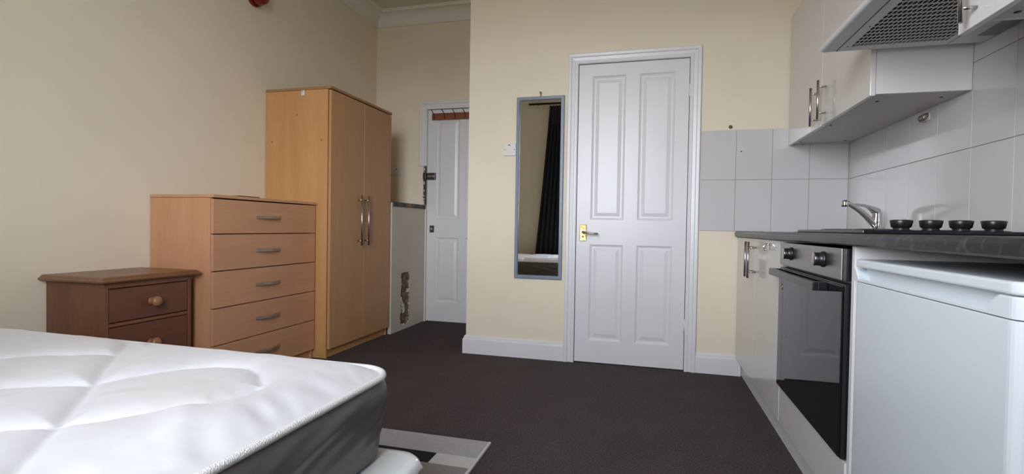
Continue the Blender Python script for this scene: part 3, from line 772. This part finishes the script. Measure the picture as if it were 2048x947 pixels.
oh = thing('oven_housing', (.82, 1.93, 0), 'white built in housing around the oven with a plain filler board below', 'cabinet')
m = MB(); m.box(KF + .004, 1.10, 1.548, 1.568, .0, WT0 - .001).box(KF + .03, 1.10, 1.568, 2.288, .245, .262)
m.build('carcass', M['melamine'], oh, bevel=.001)
MB().box(KF, KF + .018, 1.5685, 2.2885, .112, .262).build('filler_panel', M['kitchen'], oh, bevel=.0015)
structure(MB().box(.566, .582, 1.569, 3.374, 0, .1085).build('trim_4', M['melamine']))

OF = .521; OY0, OY1 = 1.572, 2.287
ov = thing('oven', (.8, 1.93, .263), 'built in electric oven with black glass door and steel control panel', 'oven')
MB().box(OF + .022, 1.06, OY0 + .004, OY1 - .012, .2635, .846).build('body', M['oven_black'], ov)
m = MB(); m.box(OF - .004, OF + .0005, OY0 + .030, OY1, .758, .846); m.mi = 1; m.box(OF + .0005, OF + .0215, OY0 + .008, OY1, .757, .8465)
m.build('control_panel', [M['oven_steel'], M['oven_black']], ov, bevel=.001)
for y in (2.118, 1.754):
    k = MB().lathe((OF - .0042, y, .808), (-1, 0, 0), [(0, .024), (.004, .0245), (.006, .021), (.020, .0195), (.026, .021)], 24).build('knob', M['black'], ov)
    MB().lathe((OF - .0304, y, .808), (-1, 0, 0), [(0, .0205), (.002, .0195), (.0026, 0)], 24).build('cap', M['sink'], k)
dr = MB().box(OF - .002, OF + .0215, OY0 + .006, OY1, .268, .748).build('door', M['oven_black'], ov, bevel=.002)
MB().box(OF - .0065, OF - .0021, OY0 + .012, OY1 - .002, .272, .742).build('glass', M['oven_glass'], dr, bevel=.001)
hn = MB(); xh = .474
hn.box(xh, xh + .016, 1.700, 2.275, .716, .742)
for y0, y1 in ((1.700, 1.730), (2.245, 2.275)): hn.box(xh + .015, OF - .0066, y0, y1, .716, .742)
hn.build('handle', M['oven_black'], dr, bevel=.002)
m = MB(); m.tube([(OF - .0068, 2.232 + .011 * math.cos(a), .672 + .013 * math.sin(a)) for a in np.linspace(0, 2 * PI, 24, endpoint=False)], .0011, 6, closed=True)
m.build('emblem', M['steel'], dr)

FF, FY0, FY1 = .521, .905, 1.520
fg = thing('fridge', (.8, 1.21, 0), 'white under counter fridge at the near end of the worktop', 'fridge')
MB().box(FF + .052, 1.09, FY0 + .004, FY1 - .004, .02, .797).build('body', M['fridge'], fg, bevel=.004)
m = MB()
# door with a scooped grip along its top edge
Pz = rrect(FF, FF + .050, FY0, FY1, .022, 6)
m.prism(Pz, 'z', .035, .764)
m.build('door', M['fridge'], fg, bevel=.0015)
m = MB()
m.prism(rrect(FF + .026, FF + .050, FY0 + .004, FY1 - .002, .006, 3), 'z', .7645, .8005)      # back of the grip
# front rail: low in the middle, full height at the ends
def rail(y): 
    a = min(1, max(0, (y - (FY0 + .052)) / .025)); b = min(1, max(0, ((FY1 - .006) - y) / .020))
    return .7995 - (.026) * min(a, b) + .018 * max(0, min(1, (y - 1.36) / .16)) * 0
ysr = [FY0 + .022 * (1 - math.cos(a)) for a in np.linspace(0, PI / 2, 7)] + list(np.linspace(FY0 + .03, FY1 - .012, 70)) + [FY1 - .004, FY1]
prev = None
for y in ysr:
    x = FF
    if y < FY0 + .022:
        x = FF + .022 - math.sqrt(max(0, .022 ** 2 - (FY0 + .022 - y) ** 2))
    h = rail(y)
    row = [(x, y, .766), (x, y, h - .003), (x + .003, y, h), (FF + .027, y, max(.768, h - .006)), (FF + .027, y, .766)]
    if prev:
        for a in range(5): m.face([prev[a], prev[(a + 1) % 5], row[(a + 1) % 5], row[a]], smooth=False)
    else: m.face(row)
    prev = row
m.face(prev)
m.build('grip', M['fridge'], fg, merge=True)
m = MB(); m.prism(rrect(FF - .002, 1.09, FY0 - .002, FY1, .022, 6), 'z', .8015, .8225)
m.build('top_panel', M['fridge'], fg, bevel=.005, seg=3)
for x in (FF + .09, 1.04):
    for y in (FY0 + .05, FY1 - .05): MB().lathe((x, y, 0), (0, 0, 1), [(0, .018), (.02, .018)], 12).build('foot', M['black'], fg)

# worktop with a rounded front edge and a cut-out for the sink
wt = thing('worktop', (.8, 1.8, WT0), 'dark charcoal laminate worktop running along the right wall', 'worktop')
SX0, SX1, SY0, SY1 = .640, .960, 2.52, 3.16
m = MB(); wy0, wy1 = .30, YB - .0095; xf0 = .506; xb1 = R - .009; r = .014
pf = [(.60, WT0), (xf0 + .006, WT0), (xf0 + .001, WT0 + .004), (xf0, WT0 + .010)]
for k in range(7):
    a = k / 6 * PI / 2; pf.append((xf0 + r - r * math.cos(a), WT1 - r + r * math.sin(a)))
pf.append((.60, WT1))
m.prism(pf, 'y', wy0, wy1)
m.box(.60, SX0, wy0, wy1, WT0, WT1).box(SX1, xb1, wy0, wy1, WT0, WT1).box(SX0, SX1, wy0, SY0, WT0, WT1).box(SX0, SX1, SY1, wy1, WT0, WT1)
m.build('slab', M['worktop'], wt)
MB().box(.55, 1.10, .302, .320, 0, WT0 - .0005).build('end_support', M['melamine'], wt)

sk_ = thing('sink', (.8, 2.84, WT1), 'inset stainless steel sink in the far end of the worktop', 'sink')
m = MB(); g = .0025
m.box(SX0 - .02, SX0 + .012, SY0 - .02, SY1 + .02, WT1 + .0004, WT1 + .0032).box(SX1 - .012, SX1 + .115, SY0 - .02, SY1 + .02, WT1 + .0004, WT1 + .0032)
m.box(SX0 + .012, SX1 - .012, SY0 - .02, SY0 + .012, WT1 + .0004, WT1 + .0032).box(SX0 + .012, SX1 - .012, SY1 - .012, SY1 + .02, WT1 + .0004, WT1 + .0032)
m.build('rim', M['sink'], sk_)
m = MB(); zb = WT1 - .15
for q in ([(SX0 + g, SY0 + g), (SX1 - g, SY0 + g)], [(SX1 - g, SY0 + g), (SX1 - g, SY1 - g)], [(SX1 - g, SY1 - g), (SX0 + g, SY1 - g)], [(SX0 + g, SY1 - g), (SX0 + g, SY0 + g)]):
    (a, b), (c, d_) = q
    m.face([(a, b, WT1), (c, d_, WT1), (c, d_, zb), (a, b, zb)])
m.face([(SX0 + g, SY0 + g, zb), (SX1 - g, SY0 + g, zb), (SX1 - g, SY1 - g, zb), (SX0 + g, SY1 - g, zb)])
m.build('bowl', M['sink'], sk_, merge=True)
MB().lathe(((SX0 + SX1) / 2, (SY0 + SY1) / 2, zb + .0005), (0, 0, 1), [(0, .04), (.002, .038), (.001, .02), (.001, 0)], 20).build('drain', M['chrome'], sk_)

tz = WT1 + .0034; tb = Vector((1.030, 2.76, tz))
tp = thing('tap', tb, 'chrome single lever mixer tap behind the sink', 'tap')
MB().lathe(tb, (0, 0, 1), [(0, .028), (.008, .028), (.010, .0235), (.050, .0225), (.056, .0235), (.060, .0225), (.088, .0225), (.100, .020), (.108, .012), (.110, 0)], 28).build('body', M['chrome'], tp)
tip = Vector((.872, 2.665, 1.030)); st = tb + Vector((0, 0, .028)); dr_ = (tip - st)
pts = [st + dr_ * t + Vector((0, 0, .012 * math.sin(PI * t))) for t in np.linspace(.06, 1, 12)]
sp = MB().tube(pts, [.0145, .014, .0135, .013, .0125, .012, .0115, .011, .011, .011, .0115, .012], 14)
sp = sp.build('spout', M['chrome'], tp)
MB().lathe(tip + Vector((-.006, -.004, .010)), (0, 0, -1), [(0, .008), (.002, .014), (.014, .0155), (.017, .0145), (.019, .0155), (.030, .0145), (.031, .010), (.028, .009)], 20).build('aerator', M['chrome'], sp)
ld = Vector((-.115, -.06, .030)); ls = tb + Vector((0, 0, .098))
lv = MB().tube([ls + ld * t + Vector((0, 0, .012 * math.sin(PI * t))) for t in np.linspace(0, 1, 9)], [.019, .016, .012, .009, .0075, .0065, .006, .006, .0045], 12)
lv.build('lever', M['chrome'], tp)

hb_ = thing('hob', (.82, 1.93, WT1), 'black electric hob with four knobs set in the worktop above the oven', 'hob')
MB().box(.565, 1.07, 1.600, 2.235, WT1 + .0005, WT1 + .011).build('plate', M['oven_black'], hb_, bevel=.003)
for x, y, r_ in ((.70, 1.83, .075), (.93, 1.84, .09), (.70, 2.08, .09), (.93, 2.09, .075)):
    MB().lathe((x, y, WT1 + .0112), (0, 0, 1), [(0, r_ + .005), (.0015, r_ + .005), (.0025, r_), (.004, r_ - .01), (.003, .02), (.003, 0)], 32).build('ring', M['black'], hb_)
for px_ in (.672, .7415, .8105, .8835):
    MB().lathe((px_, 1.640, WT1 + .0112), (0, 0, 1), [(0, .0225), (.003, .0195), (.0055, .0185), (.0075, .0205), (.0085, .0232), (.026, .0268), (.028, .0258), (.029, .019), (.0295, 0)], 30).build('knob', M['black'], hb_)

# ------------------------------------------------------------------ kitchen: wall units and hood
UF, UY0, UY1, UZ0, UZ1 = .791, 2.208, 3.3735, 1.403, 2.163
XB = R - .0095
uc = thing('wall_cabinet', (.95, 2.8, UZ0), 'cream white two door wall cabinet above the sink, left of the hood', 'cabinet')
m = MB(); xq = UF + .0195
m.box(xq, XB, UY0, UY0 + .018, UZ0 + .008, UZ1).box(xq, XB, UY1 - .018, UY1, UZ0 + .008, UZ1).box(xq, XB, UY0 + .018, UY1 - .018, UZ1 - .018, UZ1).box(XB - .006, XB, UY0 + .018, UY1 - .018, UZ0 + .026, UZ1 - .018)
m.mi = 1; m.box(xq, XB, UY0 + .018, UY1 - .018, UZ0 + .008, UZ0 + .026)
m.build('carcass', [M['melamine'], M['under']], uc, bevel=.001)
us_ = 2.776
for y0, y1, yh, za, zb_, dz in ((us_ + .0015, UY1, 2.826, 1.404, 1.600, 0), (UY0, us_ - .0015, 2.712, 1.415, 1.607, .003)):
    d = MB().box(UF, UF + .018, y0, y1, UZ0 + dz, UZ1 + dz).build('door', M['kitchen'], uc, bevel=.0015)
    bar_handle(.756, yh, za + .008, zb_, UF, d)
for x, y in ((.86, 2.33), (.84, 2.80), (1.06, 2.30), (.84, 3.30), (1.06, 3.28)):
    MB().lathe((x, y, UZ0 + .0078), (0, 0, -1), [(0, .006), (.002, .005), (.002, 0)], 12).build('screw', M['old_iron'], uc)

nc = thing('wall_cabinet', (.95, 1.27, 1.405), 'white wall cabinet right of the hood above the fridge', 'cabinet')
NF, NYa, NYb, NZ0, NZ1 = .772, .93, 1.548, 1.411, 2.165
m = MB(); xq = NF + .0195
m.box(xq, XB, NYa, NYa + .018, NZ0 + .0115, NZ1).box(xq, XB, NYb - .018, NYb, NZ0 + .0115, NZ1).box(xq, XB, NYa + .018, NYb - .018, NZ1 - .018, NZ1).box(XB - .006, XB, NYa + .018, NYb - .018, NZ0 + .03, NZ1 - .018)
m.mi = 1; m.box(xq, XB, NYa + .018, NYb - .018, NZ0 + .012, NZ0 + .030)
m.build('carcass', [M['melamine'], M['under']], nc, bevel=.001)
d = MB().box(NF, NF + .018, NYa, 1.604, NZ0, NZ1).build('door', M['kitchen'], nc, bevel=.0015)
bar_handle(NF - .034, 1.525, NZ0 + .006, NZ0 + .22, NF, d, inset=.036)
for x, y in ((.838, 1.495), (1.06, 1.495)):
    MB().lathe((x, y, NZ0 + .0118), (0, 0, -1), [(0, .008), (.002, .006), (.002, 0)], 12).build('screw', M['old_iron'], nc)

HY0, HY1, HZ = 1.612, 2.150, 1.560
hd = thing('cooker_hood', (.86, 1.88, HZ), 'grey white visor cooker hood with slotted filter between the wall cabinets', 'cooker hood')
hp_ = [(.614, HZ + .001)]
for k in range(9):
    a = -PI / 2 + k / 8 * (-PI) * .72
    hp_.append((.614 + .013 * math.cos(a), HZ + .014 + .013 * math.sin(a)))
hp_ += [(.800, HZ + .128), (XB, HZ + .128), (XB, HZ + .030), (.655, HZ + .030), (.655, HZ + .001)]
m = MB(); m.prism(hp_, 'y', HY0, HY1, smooth=False)
m.build('canopy', M['hood'], hd, bevel=.0012)
# underside tray: margins, filter with slots, light lens
fx0, fx1, fy0, fy1 = .690, .985, 1.640, 2.110
m = MB(); zt_ = HZ + .0005
m.box(.6565, fx0, HY0 + .001, HY1 - .001, zt_, zt_ + .012).box(fx1, XB - .001, HY0 + .001, HY1 - .001, zt_, zt_ + .012)
m.box(fx0, fx1, HY0 + .001, fy0, zt_, zt_ + .012).box(fx0, fx1, fy1, HY1 - .001, zt_, zt_ + .012)
m.build('tray', M['hood'], hd, bevel=.0008)
m = MB(); ncx, ncy = 23, 15
sx, sy = (fx1 - fx0) / ncx, (fy1 - fy0) / ncy; z = zt_ + .002
for i in range(ncx):
    for j in range(ncy):
        a, b, c, d_ = fx0 + i * sx, fx0 + (i + 1) * sx, fy0 + j * sy, fy0 + (j + 1) * sy
        cx_, cy_ = (a + b) / 2, (c + d_) / 2; hx, hy = sx * .37, sy * .37
        inn = [(cx_ - hx, cy_ - hy * .6), (cx_ - hx * .5, cy_ - hy), (cx_ + hx * .5, cy_ - hy), (cx_ + hx, cy_ - hy * .6), (cx_ + hx, cy_ + hy * .6), (cx_ + hx * .5, cy_ + hy), (cx_ - hx * .5, cy_ + hy), (cx_ - hx, cy_ + hy * .6)]
        ou = [(a, cy_ - hy * .6), (a, c), (b, c), (b, cy_ - hy * .6), (b, cy_ + hy * .6), (b, d_), (a, d_), (a, cy_ + hy * .6)]
        I = [m.bm.verts.new((x, y, z)) for x, y in inn]; O = [m.bm.verts.new((x, y, z)) for x, y in ou]
        T = [m.bm.verts.new((x, y, z + .0007)) for x, y in inn]
        for k in range(8):
            k2 = (k + 1) % 8
            m.bm.faces.new((O[k], O[k2], I[k2], I[k])); m.bm.faces.new((I[k], I[k2], T[k2], T[k]))
flt = m.build('filter', M['hood_filter'], hd)
MB().box(fx0, fx1, fy0, fy1, zt_ + .010, zt_ + .020).build('dark_backing', M['dark_hole'], hd)  # solid backing; the dark behind the slots is put into its colour
MB().box(1.054, 1.106, 1.78, 2.076, zt_ - .0025, zt_ - .0002).build('lamp_lens', M['lens'], hd, bevel=.001)
MB().box(.6552, .6564, HY0 + .002, HY1 - .002, zt_ - .0006, zt_ + .008).build('seam', M['seam'], hd)
MB().box(1.0012, 1.0024, HY0 + .002, HY1 - .002, zt_ - .0006, zt_ + .002).build('seam', M['seam'], hd)
for y in (1.70, 1.91, 2.10): MB().lathe((.678, y, zt_), (0, 0, -1), [(0, .003), (.001, .003)], 8).build('rivet', M['seam'], hd)

ah = thing('adhesive_hook', (R - .008, 2.52, 1.372), 'small grey twin hook stuck on the tiles under the wall cabinet', 'hook')
xt = R - .0083
MB().box(xt - .006, xt, 2.488, 2.552, 1.362, 1.392).build('mount_plate', M['hood'], ah, bevel=.003)
for y in (2.500, 2.525):
    MB().tube([(xt - .006, y, 1.386), (xt - .018, y, 1.380), (xt - .024, y, 1.368), (xt - .020, y, 1.360)], [.009, .010, .009, .006], 10).build('prong', M['nickel'], ah)

# ------------------------------------------------------------------ curtain and its pole at the window (seen in the mirror)
cu = thing('curtain', (-1.2, Y0 + .06, .33), 'dark navy curtain gathered beside the window, seen in the mirror', 'curtain')
def curtain_grid(za, zb, nz_, th=0):
    m = MB(); nxx = 120; G = []
    for j in range(nz_ + 1):
        z = za + (zb - za) * j / nz_; t = (z - .33) / (2.56 - .33)
        xl = -1.53 + .20 * t ** 0.9; xr = -1.07 + .01 * t
        row = []
        for i in range(nxx + 1):
            s = i / nxx
            amp = .024 + .006 * math.sin(z * 1.7)
            y = Y0 + .065 + amp * math.sin(s * 2 * PI * 6.5 + .35 * math.sin(z * 2)) + .006 * noise.noise(Vector((s * 9, z * 2, 0))) + th
            row.append(m.bm.verts.new((xl + (xr - xl) * s + .01 * math.sin(s * 2 * PI * 6.5 + 1.2), y, z)))
        G.append(row)
    for j in range(nz_):
        for i in range(nxx):
            fc = m.bm.faces.new((G[j][i], G[j][i + 1], G[j + 1][i + 1], G[j + 1][i])); fc.smooth = True
    return m
o = curtain_grid(.34, 2.53, 40).build('drape', M['curtain'], cu)
s_ = o.modifiers.new('thick', 'SOLIDIFY'); s_.thickness = .003
o = curtain_grid(2.28, 2.535, 6, .006).build('header_tape', M['curtain_head'], cu)
s_ = o.modifiers.new('thick', 'SOLIDIFY'); s_.thickness = .003
cp = thing('curtain_pole', (-.2, Y0 + .065, 2.56), 'dark curtain pole above the window, its end seen in the mirror', 'curtain pole')
MB().cyl((-1.62, Y0 + .065, 2.565), (.35, Y0 + .065, 2.565), .014, 16).build('rod', M['pole'], cp)
for x in (-1.50, .28):
    MB().cyl((x, Y0 + .0005, 2.565), (x, Y0 + .065, 2.565), .008, 10).build('bracket', M['pole'], cp)

# ------------------------------------------------------------------ daylight
W = bpy.data.worlds.new('sky'); bpy.context.scene.world = W; W.use_nodes = True
n = W.node_tree.nodes; l = W.node_tree.links; bg = n['Background']
tc = n.new('ShaderNodeTexCoord'); sp_ = n.new('ShaderNodeSeparateXYZ'); l.new(tc.outputs['Generated'], sp_.inputs[0])
r_ = n.new('ShaderNodeValToRGB')
r_.color_ramp.elements[0].position = .46; r_.color_ramp.elements[0].color = (.20, .20, .19, 1)
r_.color_ramp.elements[1].position = .52; r_.color_ramp.elements[1].color = (0.98, 1.02, 1.11, 1)
q_ = r_.color_ramp.elements.new(.68); q_.color = (.62, .66, .73, 1)
e_ = r_.color_ramp.elements.new(1.0); e_.color = (.26, .30, .37, 1)
mr_ = n.new('ShaderNodeMapRange'); mr_.inputs[1].default_value = -1; mr_.inputs[2].default_value = 1
l.new(sp_.outputs['Z'], mr_.inputs[0]); l.new(mr_.outputs[0], r_.inputs['Fac']); l.new(r_.outputs['Color'], bg.inputs['Color'])
bg.inputs['Strength'].default_value = 15.0
pl = bpy.data.lights.new('window_portal', 'AREA'); pl.shape = 'RECTANGLE'; pl.size = WX1 - WX0; pl.size_y = WZ1 - WZ0
pl.cycles.is_portal = True
po = bpy.data.objects.new('window_portal', pl); C.objects.link(po); po.location = ((WX0 + WX1) / 2, Y0 - .26, (WZ0 + WZ1) / 2)
po.rotation_euler = (PI / 2, 0, 0)      # faces +Y... portal shines into the room
po.rotation_euler = (-PI / 2, 0, 0)
po.rotation_euler = Vector((0, 1, 0)).to_track_quat('-Z', 'Z').to_euler()

# ------------------------------------------------------------------ camera
f, yaw, pitch, roll, H = 1019.2447, .2627, -.0191, .0164, .89
fw = Vector((-math.sin(yaw) * math.cos(pitch), math.cos(yaw) * math.cos(pitch), math.sin(pitch)))
rt = Vector((math.cos(yaw), math.sin(yaw), 0)); up = rt.cross(fw)
rt2 = rt * math.cos(roll) + up * math.sin(roll); up2 = up * math.cos(roll) - rt * math.sin(roll)
cam = bpy.data.cameras.new('camera'); co = bpy.data.objects.new('camera', cam); C.objects.link(co)
cam.sensor_fit = 'HORIZONTAL'; cam.sensor_width = 36; cam.lens = 36 * f / 2048; cam.clip_start = .02
mw = Matrix((rt2, up2, -fw)).transposed().to_4x4(); mw.translation = (0, 0, H); co.matrix_world = mw
sc = bpy.context.scene; sc.camera = co
sc.view_settings.view_transform = 'Standard'; sc.view_settings.look = 'None'; sc.view_settings.gamma = 1
sc.view_settings.use_curve_mapping = False; sc.view_settings.exposure = 1.16
sc.cycles.max_bounces = 10; sc.cycles.diffuse_bounces = 6; sc.cycles.glossy_bounces = 5; sc.cycles.transparent_max_bounces = 8
sc.cycles.use_denoising = True
